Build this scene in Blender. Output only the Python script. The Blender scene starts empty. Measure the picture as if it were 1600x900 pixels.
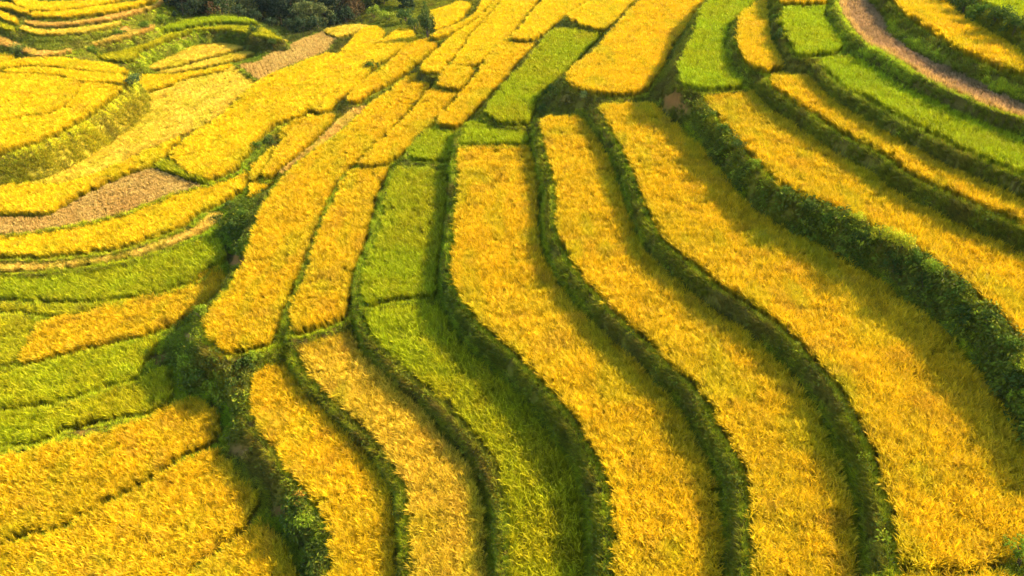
import bpy, math, random
import numpy as np
from mathutils import Vector

rng = np.random.default_rng(7)
random.seed(7)
scene = bpy.context.scene
COL = scene.collection

# ------------------------------------------------------------------ camera, sky, sun, exposure
PITCH = math.radians(35.0)
CAM = np.array([0.0, 0.0, 22.0])
FPX = 1142.0                                     # focal length in pixels of the 1600 px wide photograph
cam_data = bpy.data.cameras.new('camera')
cam_data.sensor_width = 36.0
cam_data.lens = 36.0 * FPX / 1600.0
cam_data.clip_start = 0.1
cam_data.clip_end = 3000.0
cam = bpy.data.objects.new('camera', cam_data)
cam.location = CAM
cam.rotation_euler = (math.pi / 2 - PITCH, 0, 0)
COL.objects.link(cam)
scene.camera = cam

SUN_EL = math.radians(33.0)
SUN_AZ = math.radians(18.0)                      # from +x towards +y: low sun from the right, a little behind the slope
sun_dir = Vector((math.cos(SUN_EL) * math.cos(SUN_AZ), math.cos(SUN_EL) * math.sin(SUN_AZ), math.sin(SUN_EL)))
world = bpy.data.worlds.new('World')
scene.world = world
world.use_nodes = True
wn = world.node_tree
sky = wn.nodes.new('ShaderNodeTexSky')
sky.sky_type = 'NISHITA'
sky.sun_disc = False
sky.sun_elevation = SUN_EL
sky.sun_rotation = math.pi / 2 - SUN_AZ
sky.dust_density = 2.5
sky.altitude = 900
wn.links.new(sky.outputs[0], wn.nodes['Background'].inputs[0])
wn.nodes['Background'].inputs[1].default_value = 0.15
sun_data = bpy.data.lights.new('sun', 'SUN')
sun_data.energy = 5.0
sun_data.angle = math.radians(0.6)
sun_data.color = (1.0, 0.75, 0.45)
sun = bpy.data.objects.new('sun', sun_data)
sun.rotation_euler = sun_dir.to_track_quat('Z', 'Y').to_euler()
COL.objects.link(sun)
scene.view_settings.view_transform = 'Standard'
scene.view_settings.look = 'None'
scene.view_settings.exposure = 1.7
scene.view_settings.gamma = 1.0
scene.cycles.max_bounces = 6
scene.cycles.diffuse_bounces = 3
scene.cycles.transmission_bounces = 4
scene.cycles.transparent_max_bounces = 4
scene.cycles.glossy_bounces = 1

# ------------------------------------------------------------------ pixel <-> place
CP, SP = math.cos(PITCH), math.sin(PITCH)
def rays(px):
    px = np.asarray(px, float)
    a = (px[:, 0] - 800.0) / FPX
    b = (450.0 - px[:, 1]) / FPX
    return np.stack([a, b * SP + CP, b * CP - SP], 1)
def at_level(px, z):
    d = rays(px)
    t = (z - CAM[2]) / d[:, 2]
    return CAM + d * t[:, None]
def to_px(p):
    q = np.asarray(p, float) - CAM
    dep = q[:, 1] * CP - q[:, 2] * SP
    up = q[:, 1] * SP + q[:, 2] * CP
    dep = np.maximum(dep, 0.1)
    return np.stack([800 + FPX * q[:, 0] / dep, 450 - FPX * up / dep], 1)

def extend(pts):
    """An outline that runs into the edge of the frame carries on beyond it."""
    pts = [tuple(map(float, p)) for p in pts]
    out, n = [], len(pts)
    def carry(a, b, axis, to):
        d = b[axis] - a[axis]
        o = 1 - axis
        s = 0.0 if abs(d) < 4 else max(-1.3, min(1.3, (b[o] - a[o]) / d))
        q = [0, 0]
        q[axis] = to
        q[o] = b[o] + s * (to - b[axis])
        return tuple(q)
    for i in range(n):
        p, q = pts[i], pts[(i + 1) % n]
        out.append(p)
        for axis, edge, to in ((0, 0, -130), (0, 1600, 1760), (1, 900, 1010), (1, 0, -28)):
            if p[axis] == edge and q[axis] == edge:
                out.append(carry(pts[i - 1], p, axis, to))
                out.append(carry(pts[(i + 2) % n], q, axis, to))
                break
    return out

def smooth_closed(P, sub=3):
    P = np.asarray(P, float)
    a, b, c, d = np.roll(P, 1, 0), P, np.roll(P, -1, 0), np.roll(P, -2, 0)
    out = []
    for k in range(sub):
        t = k / sub
        s = 0.5 * ((2 * b) + (c - a) * t + (2 * a - 5 * b + 4 * c - d) * t * t + (3 * b - a - 3 * c + d) * t ** 3)
        lin = b * (1 - t) + c * t
        out.append(0.75 * s + 0.25 * lin)
    return np.stack(out, 1).reshape(-1, P.shape[1])

def poly_dist(pts, poly):
    """(inside, distance to the outline) of points in the plane."""
    pts = np.asarray(pts)
    n = len(pts)
    ins = np.zeros(n, bool)
    dist = np.full(n, 1e9)
    A, B = poly, np.roll(poly, -1, 0)
    for (ax, ay), (bx, by) in zip(A, B):
        x, y = pts[:, 0], pts[:, 1]
        if ay != by:
            cond = ((ay > y) != (by > y)) & (x < (bx - ax) * (y - ay) / (by - ay) + ax)
            ins ^= cond
        dx, dy = bx - ax, by - ay
        L = dx * dx + dy * dy + 1e-12
        t = np.clip(((x - ax) * dx + (y - ay) * dy) / L, 0, 1)
        dist = np.minimum(dist, (x - ax - t * dx) ** 2 + (y - ay - t * dy) ** 2)
    return ins, np.sqrt(dist)

_lat = rng.random((64, 64))
def noise2(x, y, scale):
    u, v = np.asarray(x) / scale, np.asarray(y) / scale
    iu, iv = np.floor(u).astype(int), np.floor(v).astype(int)
    fu, fv = u - iu, v - iv
    fu, fv = fu * fu * (3 - 2 * fu), fv * fv * (3 - 2 * fv)
    g = lambda i, j: _lat[i % 64, j % 64]
    return (g(iu, iv) * (1 - fu) + g(iu + 1, iv) * fu) * (1 - fv) + (g(iu, iv + 1) * (1 - fu) + g(iu + 1, iv + 1) * fu) * fv

# ------------------------------------------------------------------ the fields: kind, level, outline traced from the photograph, label
# kinds: gold, yellow, amber, pale, tan, stubble, green, lime, olive
F = []
def field(kind, z, label, *pts):
    F.append(dict(kind=kind, z=z, label=label, px=pts))

field('gold', 0.0, 'long golden S-curved field in the middle, its top edge below the small green plot',
 (722,230),(719,300),(715,337),(710,380),(707,400),(710,425),(717,448),(730,470),(750,497),(775,522),(800,540),(832,572),(860,600),(882,625),(907,660),(917,677),(935,705),(952,750),(960,787),(964,837),(964,900),
 (1130,900),(1127,850),(1125,800),(1112,750),(1100,712),(1082,675),(1050,630),(1025,597),(1000,570),(965,542),(935,510),(900,482),(876,449),(857,420),(844,387),(841,350),(842,312),(837,275),(825,228),(775,229))
field('gold', 1.2, 'long golden field whose square top stands under the shrubby corner, right of the central strip',
 (850,187),(853,222),(862,257),(871,287),(872,325),(872,350),(877,370),(890,400),(912,427),(930,448),(960,480),(990,507),(1025,537),(1050,565),(1082,590),(1112,630),(1127,662),(1142,680),(1162,717),(1175,762),(1180,812),(1185,900),
 (1337,900),(1337,837),(1325,765),(1307,717),(1290,682),(1270,640),(1250,610),(1230,582),(1200,555),(1175,527),(1142,500),(1100,472),(1072,451),(1020,405),(1000,380),(980,342),(972,312),(955,262),(940,230),(920,200),(905,184),(878,184))
field('gold', 2.4, 'widest golden field, sweeping to the right below the tall bushy bank',
 (942,167),(950,187),(972,223),(990,262),(1005,297),(1017,332),(1040,370),(1065,392),(1095,415),(1137,449),(1170,467),(1198,488),(1230,510),(1267,547),(1300,582),(1320,607),(1335,632),(1350,667),(1360,680),(1380,725),(1385,750),(1400,795),(1407,845),(1417,886),
 (1480,890),(1530,887),(1575,874),(1590,855),(1612,832),(1650,790),(1640,730),(1590,665),(1570,640),(1547,610),(1530,585),(1505,557),(1475,520),(1430,485),(1400,465),(1385,448),(1360,432),(1335,412),(1295,390),(1242,367),(1200,337),(1155,307),(1137,280),(1112,250),(1086,223),(1062,200),(1040,182),(1022,165),(985,163))
field('gold', 2.2, 'sliver of golden field at the bottom edge below the widest golden field',
 (1418,900),(1424,893),(1500,896),(1560,893),(1575,900))
field('gold', 4.3, 'golden field running right along the crest of the tall bushy bank',
 (1100,142),(1110,165),(1125,182),(1158,220),(1198,262),(1230,290),(1267,307),(1312,325),(1355,345),(1392,367),(1425,382),(1455,402),(1487,425),(1520,449),(1542,467),(1570,492),(1600,525),
 (1600,387),(1550,370),(1512,347),(1475,332),(1445,320),(1412,300),(1380,277),(1340,252),(1297,224),(1260,205),(1232,180),(1200,157),(1185,141),(1140,141))
field('gold', 5.5, 'narrow golden field between the bank-top golden field and the long green field on the right',
 (1205,120),(1220,140),(1250,160),(1280,177),(1307,197),(1340,215),(1360,225),(1390,242),(1417,262),(1450,280),(1475,292),(1512,307),(1550,325),(1600,345),
 (1600,295),(1550,275),(1512,260),(1475,245),(1430,223),(1405,210),(1375,190),(1355,175),(1320,157),(1290,142),(1264,125),(1250,115))
field('green', 6.6, 'long green field at the upper right, below the brown stubble strip',
 (1287,93),(1300,112),(1320,130),(1350,147),(1385,165),(1412,182),(1450,200),(1485,217),(1500,227),(1537,242),(1575,257),(1600,267),
 (1600,217),(1562,202),(1525,187),(1487,172),(1450,152),(1412,135),(1375,112),(1350,97),(1325,90))
field('brown', 7.3, 'brown harvested strip with a pale straw edge, curving across the top right corner',
 (1312,0),(1317,22),(1335,50),(1362,75),(1390,87),(1412,102),(1445,122),(1480,140),(1525,160),(1562,175),(1600,187),
 (1600,160),(1550,140),(1512,117),(1475,102),(1440,85),(1412,70),(1388,50),(1385,30),(1385,0))
field('gold', 8.4, 'bright golden strip at the top right above the brown harvested strip',
 (1400,0),(1412,15),(1437,32),(1465,52),(1500,72),(1525,85),(1562,100),(1600,112),(1600,72),(1550,55),(1520,37),(1492,20),(1472,0))
field('green', 9.6, 'green field corner at the extreme top right, above the dark bushy bank',
 (1545,0),(1560,15),(1580,27),(1600,37),(1600,0))
field('gold', 2.9, 'tall golden field narrowing upward, its rounded foot above the shrubby corner',
 (1004,0),(985,18),(960,47),(940,70),(922,87),(900,102),(887,114),(889,127),(900,136),(920,141),(950,145),(980,145),(1007,140),(1022,122),(1037,100),(1050,72),(1070,45),(1085,22),(1100,0))
field('green', 4.9, 'curved green field with a rounded foot, between two golden fields at upper right',
 (1110,0),(1095,15),(1090,37),(1082,60),(1070,82),(1062,105),(1066,124),(1080,132),(1100,136),(1137,134),(1160,132),(1163,126),(1150,117),(1137,95),(1132,70),(1137,47),(1150,30),(1170,10),(1180,0))
field('gold', 5.8, 'short curved golden field between the curved green field and the small green plot',
 (1198,0),(1182,7),(1167,17),(1157,27),(1155,50),(1157,70),(1165,90),(1180,102),(1200,108),(1215,105),(1228,99),(1224,93),(1212,80),(1202,60),(1201,35),(1205,15),(1214,0))
field('green', 6.9, 'small bright green plot beside the grassy dike and brown strip, upper right',
 (1230,8),(1287,8),(1287,22),(1295,42),(1310,60),(1317,72),(1300,79),(1250,82),(1243,77),(1235,60),(1227,42),(1222,30),(1227,15))
field('gold', 7.2, 'thin golden sliver at the top edge, behind the small bright green plot',
 (1222,0),(1222,3),(1288,4),(1290,0))
field('lime', 0.9, 'slanted green field with a dark shadow along its right side, top centre',
 (865,46),(900,46),(930,50),(940,54),(917,77),(895,100),(882,115),(862,130),(850,142),(838,160),(833,178),(826,188),(800,190),(780,187),(760,174),(775,150),(797,122),(815,107),(832,85),(850,62))
field('lime', 0.3, 'small green plot directly above the top edge of the central golden field',
 (732,195),(742,191),(762,197),(800,202),(822,205),(824,222),(800,223),(726,223),(727,212))
field('lime', -0.8, 'small green plot half in shadow, above the green field left of centre',
 (672,201),(695,200),(717,205),(715,222),(710,230),(701,249),(675,249),(642,244),(644,238),(650,225),(658,214))
field('lime', -1.1, 'upright green field left of centre with a shaded right edge',
 (622,265),(650,262),(675,266),(697,270),(700,300),(697,325),(692,362),(690,387),(685,412),(680,457),(668,461),(625,464),(595,470),(580,475),(570,464),(570,430),(580,400),(590,375),(600,337),(607,305),(615,285))
field('green2', -1.35, 'long yellow-green field curving down to the bottom edge left of the central strip',
 (572,487),(590,481),(625,473),(650,470),(676,469),(685,477),(695,495),(705,515),(725,540),(750,562),(775,585),(800,610),(820,630),(842,656),(860,682),(875,707),(892,732),(907,775),(911,825),(912,900),
 (802,900),(803,840),(797,787),(785,740),(770,705),(745,675),(715,640),(692,617),(665,597),(640,577),(625,560),(600,537),(580,512))
field('amber', -2.3, 'dull amber field with brownish stalks, left of the long yellow-green field',
 (470,530),(500,522),(525,512),(542,505),(550,522),(565,552),(587,575),(612,597),(640,622),(670,650),(687,675),(717,707),(737,740),(750,780),(757,825),(760,900),
 (648,900),(647,837),(642,787),(637,755),(620,725),(605,700),(583,675),(572,666),(540,635),(515,612),(492,590),(475,562),(465,540))
field('gold', -3.1, 'golden field with a pointed top, beside the overgrown ditch at bottom left',
 (437,557),(447,570),(465,597),(492,627),(510,645),(535,675),(562,695),(580,717),(600,750),(610,772),(617,812),(622,850),(622,900),
 (521,900),(525,862),(522,830),(510,807),(490,777),(470,752),(450,725),(437,707),(413,675),(404,660),(397,630),(396,608),(401,592),(410,578),(425,562))
field('gold', -2.0, 'long golden field left of centre, its blunt foot on a grassy knob',
 (647,117),(680,120),(672,137),(660,157),(635,180),(607,207),(590,223),(575,240),(555,255),(535,277),(520,300),(507,330),(497,357),(482,395),(467,432),(455,455),(437,500),(430,520),(424,532),(405,539),(375,546),(352,548),
 (342,540),(325,524),(322,508),(332,487),(350,465),(364,448),(375,425),(390,397),(399,365),(410,330),(425,305),(445,280),(470,255),(500,232),(535,207),(560,185),(585,162),(605,147),(625,130))
field('gold', -1.6, 'narrow golden field between the blunt-footed field and the upright green field',
 (550,268),(560,265),(590,262),(610,253),(605,267),(597,287),(587,312),(580,345),(570,380),(555,420),(548,458),(542,490),(532,496),(507,505),(475,516),(463,517),(457,500),(460,475),(474,449),(492,400),(507,350),(525,312),(537,285))
field('gold', -1.2, 'slanted golden field upstream of the narrow one, ending at a thin dark dike',
 (675,141),(715,143),(707,165),(687,187),(662,212),(645,226),(625,243),(600,253),(570,258),(562,255),(577,240),(594,223),(612,207),(640,180),(662,157))
field('gold', -0.3, 'slanted golden field bordering the left side of the slanted green field',
 (687,191),(700,175),(722,147),(745,120),(760,95),(775,77),(798,63),(837,66),(832,77),(815,92),(799,108),(790,122),(762,150),(745,170),(728,186),(720,195),(707,196))
field('gold', -0.7, 'small squarish golden plot between dark dikes, upper centre',
 (688,124),(700,105),(738,107),(734,120),(720,137),(686,133))
field('yellow', -0.6, 'long yellow field climbing to the top edge above the small squarish plot',
 (708,98),(712,101),(737,102),(750,96),(762,87),(775,75),(797,60),(812,42),(830,17),(844,0),(788,0),(768,24),(740,53),(724,78))
field('yellow', -0.9, 'yellow strip with a blunt foot beside a grassy gap, upper centre',
 (660,105),(663,110),(682,113),(695,105),(709,90),(720,78),(735,52),(764,22),(783,0),(777,0),(748,30),(717,50),(700,65),(682,80),(668,94))
field('yellow', 0.2, 'orange-tinged yellow field along the top edge, left of the slanted green field',
 (800,59),(835,60),(847,53),(862,41),(882,25),(915,4),(922,0),(850,0),(834,17),(816,42))
field('yellow', 1.4, 'wedge of yellow field above the slanted green field, at the top edge',
 (889,24),(900,33),(912,39),(935,43),(947,43),(960,34),(982,15),(998,0),(926,0),(908,11))
field('yellow', -1.4, 'thin yellow strip running to the top edge past the dark grassy gap',
 (676,56),(688,48),(712,41),(742,24),(752,6),(757,0),(774,0),(768,6),(745,28),(712,48),(690,58))
field('yellow', -1.8, 'bright yellow plot at the top, right of the pointed dark bush',
 (671,19),(695,12),(717,4),(735,6),(730,17),(717,32),(687,46),(678,42),(674,27))
field('gold', -2.0, 'slanted golden strip between two grassy dikes, above the blunt-footed field',
 (543,155),(552,158),(562,156),(580,144),(615,125),(640,107),(660,92),(680,75),(685,67),(682,62),(662,62),(640,72),(625,85),(600,107),(580,120),(560,137))
field('yellow', -2.6, 'biggest bright yellow field on the left, rising to a scalloped top near the pointed bush',
 (272,249),(295,268),(327,277),(350,270),(372,260),(374,252),(386,240),(402,224),(409,209),(425,198),(437,189),(470,181),(480,171),(492,171),(507,175),(518,170),(527,158),(542,146),(560,134),(575,115),(592,100),(612,87),(640,70),(650,62),(645,50),(630,46),(617,50),(607,60),(595,62),(600,50),(590,43),(578,42),(565,47),(552,62),(540,75),(528,86),(510,84),(475,97),(432,114),(402,130),(377,152),(350,178),(330,195),(312,203),(292,220),(266,239))
field('yellow', -2.8, 'smooth yellow field at the left edge between the pale field and the stubble patch',
 (0,289),(62,289),(100,288),(150,273),(200,251),(237,233),(283,214),(262,236),(258,247),(225,261),(175,279),(125,303),(100,318),(72,331),(37,332),(0,332))
field('stubble', -3.0, 'pinkish tan stubble patch with a pointed right corner, left side',
 (243,260),(250,262),(317,285),(270,302),(225,320),(195,332),(150,344),(107,352),(50,361),(0,366),(0,339),(50,339),(74,338),(92,325),(126,307),(176,282),(212,268))
field('lime', -2.7, 'short green wedge between the stubble patch and the biggest yellow field',
 (245,257),(260,249),(285,262),(300,271),(324,281),(317,283),(280,269))
field('pale', -3.1, 'pale straw-yellow field sloping across the left, below the grassy slope',
 (27,256),(50,256),(95,243),(137,231),(150,223),(190,203),(219,180),(221,163),(227,151),(245,143),(267,137),(290,126),(350,113),(370,102),(400,126),(372,151),(345,179),(312,198),(275,213),(237,229),(200,247),(150,269),(100,284),(50,287),(36,282),(28,265))
field('stubble', -2.9, 'orange tan harvested patch on the ridge in front of the dark trees',
 (374,101),(400,97),(415,87),(445,72),(475,59),(507,49),(525,57),(520,66),(508,80),(475,93),(432,110),(403,124))
field('pale', -2.6, 'small pale yellow cap on the ridge top in front of the dark trees',
 (509,46),(530,41),(560,38),(576,40),(562,46),(548,52),(528,56))
field('yellow', -3.4, 'deep yellow strip between the pale field and the valley fields, upper left',
 (217,119),(275,117),(325,109),(366,101),(350,110),(290,123),(262,135),(240,140),(222,146),(213,140))
field('pale', -3.2, 'pale yellow valley field with an arched top, below the bright green bank',
 (216,97),(250,88),(287,76),(325,64),(362,56),(385,57),(402,62),(400,68),(340,84),(285,99),(237,107))
field('pale', -3.5, 'thin pale strip below the arched valley field, near the small round bush',
 (250,111),(285,103),(345,89),(405,73),(437,61),(451,65),(430,74),(400,84),(350,97),(300,107),(265,113))
field('olive', -1.7, 'yellow-green terrace arching over the bright green bank in the far valley',
 (155,88),(200,71),(250,53),(300,43),(350,37),(400,39),(432,55),(440,60),(400,54),(375,47),(350,44),(300,47),(250,65),(217,80),(205,92),(178,92))
field('green', -1.3, 'thin green terrace below the dark trees in the far valley',
 (225,57),(270,38),(310,29),(350,26),(385,29),(402,35),(350,33),(300,39),(250,49))
field('yellow', -0.3, 'top curved yellow strip of the rounded terrace at the left edge',
 (0,100),(37,93),(75,91),(125,95),(175,102),(196,108),(199,113),(175,113),(125,108),(87,103),(37,102),(0,107))
field('yellow', -0.4, 'second curved yellow strip of the rounded left terrace, ending at a small shrub',
 (0,112),(32,108),(75,107),(125,112),(190,117),(199,124),(196,132),(187,130),(175,127),(130,127),(120,123),(75,115),(0,112.5))
field('yellow', -0.5, 'broad yellow plot left of the brown notch on the rounded left terrace',
 (0,115),(75,119),(118,126),(127,131),(122,145),(108,162),(85,174),(40,180),(0,191))
field('yellow', -0.6, 'lowest yellow plot of the rounded left terrace, above the grassy slope',
 (132,131),(175,131),(190,137),(184,145),(162,161),(137,179),(100,199),(55,220),(0,236),(0,194),(45,183),(90,177),(112,163),(126,145))
field('yellow', -1.0, 'tiny yellow plot at the left edge above the rounded terrace',
 (0,86),(20,86),(21,94),(0,97))
field('yellow', 1.0, 'uppermost yellow strip of the far top left terraces',
 (20,0),(32,8),(50,15),(82,16),(137,10),(185,0),(150,0),(125,3),(75,4),(50,0))
field('yellow', 0.8, 'bright yellow strip second from the top of the far left terraces',
 (47,22),(60,19),(125,15),(187,7),(225,0),(240,0),(212,9),(162,19),(100,25),(62,25))
field('yellow', 0.95, 'short yellow strip in the far top left corner above a dark bank',
 (0,4),(15,6),(45,17),(38,20),(10,11),(0,8))
field('tan', 0.45, 'pinkish tan strip third from the top of the far left terraces',
 (42,31),(75,35),(125,33),(175,23),(225,9),(250,0),(256,0),(248,7),(212,19),(175,28),(112,37),(70,39),(47,36))
field('pale', 0.1, 'pale yellow strip above the rough green bank of the far left terraces',
 (28,40),(40,39),(70,46),(112,45),(150,40),(190,33),(175,39),(137,47),(95,51),(62,51),(40,46))
field('yellow', 0.6, 'small yellow strip at the left edge between two dark banks, top left',
 (0,18),(27,31),(24,34),(0,25))
field('olive', 0.2, 'small olive plot at the left edge below the dark banks, top left',
 (0,29),(17,37),(22,46),(0,41))
field('tan', -0.6, 'lowest pinkish tan strip of the far left terraces, like a bare path on its right',
 (0,55),(15,62),(50,77),(87,80),(125,73),(175,57),(225,42),(240,38),(236,44),(187,60),(150,67),(112,77),(87,85),(62,85),(25,75),(0,65))
field('gold', -2.6, 'small golden strip stepping down beside the amber strip, left of centre',
 (412,278),(417,267),(425,250),(437,230),(450,212),(468,198),(490,187),(512,181),(522,180),(518,191),(505,204),(490,219),(470,237),(452,251),(435,266))
field('gold', -2.9, 'slender golden strip next to the green bushy hollow, left of centre',
 (398,282),(394,272),(402,256),(418,239),(437,222),(440,208),(455,194),(478,184),(498,181),(480,190),(462,199),(447,211),(432,234),(426,249),(412,269))
field('tan', -2.3, 'slim amber-tan strip squeezed along the left side of the blunt-footed golden field',
 (572,165),(545,175),(525,193),(508,210),(495,222),(475,240),(455,255),(440,269),(452,264),(480,247),(505,231),(520,217),(540,199),(560,179))
field('yellow', -3.1, 'small yellow patch above the dark green gully, left of the blunt-footed field',
 (393,291),(402,285),(430,275),(449,268),(440,277),(425,288),(405,300),(392,307))
field('yellow', -3.2, 'curved yellow field sweeping from the left edge up to the green gully',
 (0,369),(50,364),(107,355),(150,347),(195,335),(225,322),(270,305),(317,290),(350,277),(384,268),(391,276),(388,287),(370,301),(345,315),(312,330),(300,339),(287,350),(250,364),(200,381),(170,388),(125,393),(75,398),(0,398))
field('straw', -3.5, 'pale straw strip lying along the lower edge of the curved yellow field',
 (0,404),(75,404),(125,399),(170,394),(200,387),(250,370),(287,356),(305,345),(318,334),(341,326),(344,333),(341,342),(318,358),(287,372),(250,385),(212,397),(170,406),(130,411),(75,418),(0,419))
field('lime', -3.9, 'broad green field at the left with a deep shadow on its right end',
 (0,427),(80,427),(150,420),(220,406),(270,389),(310,370),(326,368),(350,381),(354,395),(345,410),(320,420),(300,438),(273,446),(250,454),(200,462),(155,468),(100,468),(0,463))
field('gold', -4.2, 'golden field below the broad green field, its tip shaded by the knob',
 (295,446),(312,430),(330,418),(350,423),(352,437),(345,452),(325,472),(300,489),(270,504),(237,518),(200,528),(175,533),(125,546),(75,558),(40,567),(34,565),(46,540),(60,512),(75,503),(125,492),(160,482),(225,466),(275,453))
field('olive', -4.2, 'patchy yellow-green plot at the left edge beside a small brown path',
 (0,489),(37,488),(54,503),(54,513),(40,542),(27,567),(0,570))
field('olive', -4.05, 'thin yellow-green strip under the broad green field at the left',
 (0,474),(60,476),(150,475),(215,462),(160,479),(130,488),(90,491),(50,485),(0,484))
field('green2', -4.25, 'upper of two yellow-green fields at the lower left',
 (0,580),(37,575),(100,560),(162,543),(212,533),(243,528),(241,542),(226,562),(218,577),(213,588),(162,602),(112,619),(62,629),(0,636))
field('green2', -4.45, 'lower of two yellow-green fields at the lower left, above the grassy path',
 (0,645),(62,639),(112,630),(165,612),(215,598),(232,586),(242,577),(260,576),(267,590),(270,615),(262,628),(248,637),(225,642),(175,651),(125,660),(95,667),(70,683),(0,692))
field('gold', -4.6, 'golden field at the lower left below the grassy path, with a shaded rounded end',
 (275,630),(305,625),(325,635),(342,647),(347,663),(333,686),(315,697),(285,708),(272,720),(258,729),(222,753),(187,770),(167,780),(122,807),(90,823),(50,829),(15,842),(0,847),(0,717),(37,710),(70,698),(130,686),(160,678),(195,670),(225,657),(250,645))
field('gold', -4.65, 'large golden field in the bottom left corner',
 (295,718),(320,711),(337,706),(350,718),(367,731),(380,757),(397,767),(405,782),(394,803),(380,829),(355,843),(325,868),(304,881),(296,900),(0,900),(0,859),(20,850),(55,838),(95,832),(127,815),(172,789),(192,779),(227,761),(264,737),(280,727))
field('gold', -4.75, 'triangular golden field at the bottom edge beside the overgrown ditch',
 (400,826),(415,813),(425,826),(445,851),(457,876),(463,900),(300,900),(312,889),(330,875),(360,850),(385,837))

SOIL = 0.5            # the outline is traced about half way up the plants
LIP = 0.48            # the grassy bund left round every field
for f in F:
    px = extend(f['px'])
    P = at_level(px, f['z'])[:, :2]
    f['poly'] = smooth_closed(P, 3)
    f['soil'] = f['z'] - (0.15 if f['kind'] in ('stubble', 'brown') else SOIL)
    f['c'] = P.mean(0)
    f['box'] = (f['poly'].min(0), f['poly'].max(0))
    away = math.hypot(*f['c'])
    f['lip'] = LIP if away < 55 else 0.32
    f['bund'] = 0.25 if away < 55 else 0.10
order = sorted(range(len(F)), key=lambda i: -F[i]['z'])

def blocked(i, pts, extra=0.0):
    """True where a point of field i would stand in the bank of a higher field."""
    bad = np.zeros(len(pts), bool)
    lo, hi = pts.min(0) - 4, pts.max(0) + 4
    for j in order:
        fj = F[j]
        dz = fj['z'] - F[i]['z']
        if dz <= 0.0 or j == i:
            continue
        if (fj['box'][0] > hi).any() or (fj['box'][1] < lo).any():
            continue
        reach = 0.06 + 0.38 * dz + extra
        b0, b1 = fj['box'][0] - reach, fj['box'][1] + reach
        k = np.nonzero((pts >= b0).all(1) & (pts <= b1).all(1))[0]
        if len(k):
            ins, d = poly_dist(pts[k], fj['poly'])
            bad[k] |= ins | (d < reach)
    return bad

# ------------------------------------------------------------------ the hillside: one sheet of ground
NX = 540
ys = [1.0]
while ys[-1] < 118:
    ys.append(ys[-1] + 0.0047 * (ys[-1] + 8))
while ys[-1] < 900:
    ys.append(ys[-1] * 1.05)
ys = np.array(ys)
NY = len(ys)
ss = np.linspace(-1, 1, NX)
WID = (ys + 10) * 0.95
GX = ss[None, :] * WID[:, None]
GY = np.repeat(ys[:, None], NX, 1)
flat = np.stack([GX.ravel(), GY.ravel()], 1)
own = np.full(len(flat), -1)
Z = np.zeros(len(flat))
for i in order:
    f = F[i]
    k = np.nonzero((flat >= f['box'][0] - LIP).all(1) & (flat <= f['box'][1] + LIP).all(1) & (own < 0))[0]
    if not len(k):
        continue
    ins, d = poly_dist(flat[k], f['poly'])
    sel = ins | (d < f['lip'])
    k, ins, d = k[sel], ins[sel], d[sel]
    if not len(k):
        continue
    sel = ~blocked(i, flat[k], 0.15)
    k, ins, d = k[sel], ins[sel], d[sel]
    own[k] = i
    # the bund: a low grassy ridge of earth that holds the water in
    Z[k] = f['soil'] + np.where(ins, 0, f['bund'] * np.clip((d - 0.10) / 0.16, 0, 1))
# the wooded hollow beyond the ridge and the rising ground outside the traced fields
for px, z in (([(285,22),(330,24),(385,30),(440,46),(480,49),(530,34),(560,30),(600,10),(600,-40),(280,-40)], -5.0),
              ([(338,556),(375,552),(424,545),(436,556),(415,572),(385,580),(350,582),(332,572)], -2.95),
              ([(575,30),(600,33),(640,30),(655,18),(640,2),(590,2)], -3.2)):
    P = at_level(px, z)[:, :2]
    k = np.nonzero((flat >= P.min(0)).all(1) & (flat <= P.max(0)).all(1) & (own < 0))[0]
    ins, d = poly_dist(flat[k], P)
    k = k[ins]
    own[k] = -2
    Z[k] = z
fixed = (own != -1).reshape(NY, NX)
Zg = Z.reshape(NY, NX)
# far rim: hills well outside the picture
far_rows = ys > 260
Zg[far_rows] = 0.02 * (GY[far_rows] - 260) * (0.6 + 0.8 * noise2(GX[far_rows], GY[far_rows], 160.0)) + 0.03 * GX[far_rows]
fixed[far_rows] = True

def relax(z, fx, n):
    z0 = z.copy()
    for _ in range(n):
        p = np.pad(z, 1, mode='edge')
        z = np.where(fx, z0, 0.25 * (p[:-2, 1:-1] + p[2:, 1:-1] + p[1:-1, :-2] + p[1:-1, 2:]))
    return z
def solve(z, fx, depth=0):
    h, w = z.shape
    if depth < 5 and min(h, w) > 24:
        h2, w2 = (h + 1) // 2, (w + 1) // 2
        zp = np.pad(np.where(fx, z, 0), ((0, h2 * 2 - h), (0, w2 * 2 - w)))
        fp = np.pad(fx.astype(float), ((0, h2 * 2 - h), (0, w2 * 2 - w)))
        s = fp.reshape(h2, 2, w2, 2).sum((1, 3))
        zc = zp.reshape(h2, 2, w2, 2).sum((1, 3)) / np.maximum(s, 1)
        c = solve(zc, s > 0, depth + 1)
        up = np.repeat(np.repeat(c, 2, 0), 2, 1)[:h, :w]
        z = np.where(fx, z, up)
    return relax(z, fx, 60 if depth < 5 else 300)
Zg = solve(Zg, fixed)
free = ~fixed
bump = (noise2(GX, GY, 0.9) - 0.5) * 0.22 + (noise2(GX + 31, GY, 0.35) - 0.5) * 0.10
Zg = Zg + np.where(free, bump, (noise2(GX, GY, 0.6) - 0.5) * 0.03)

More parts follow.
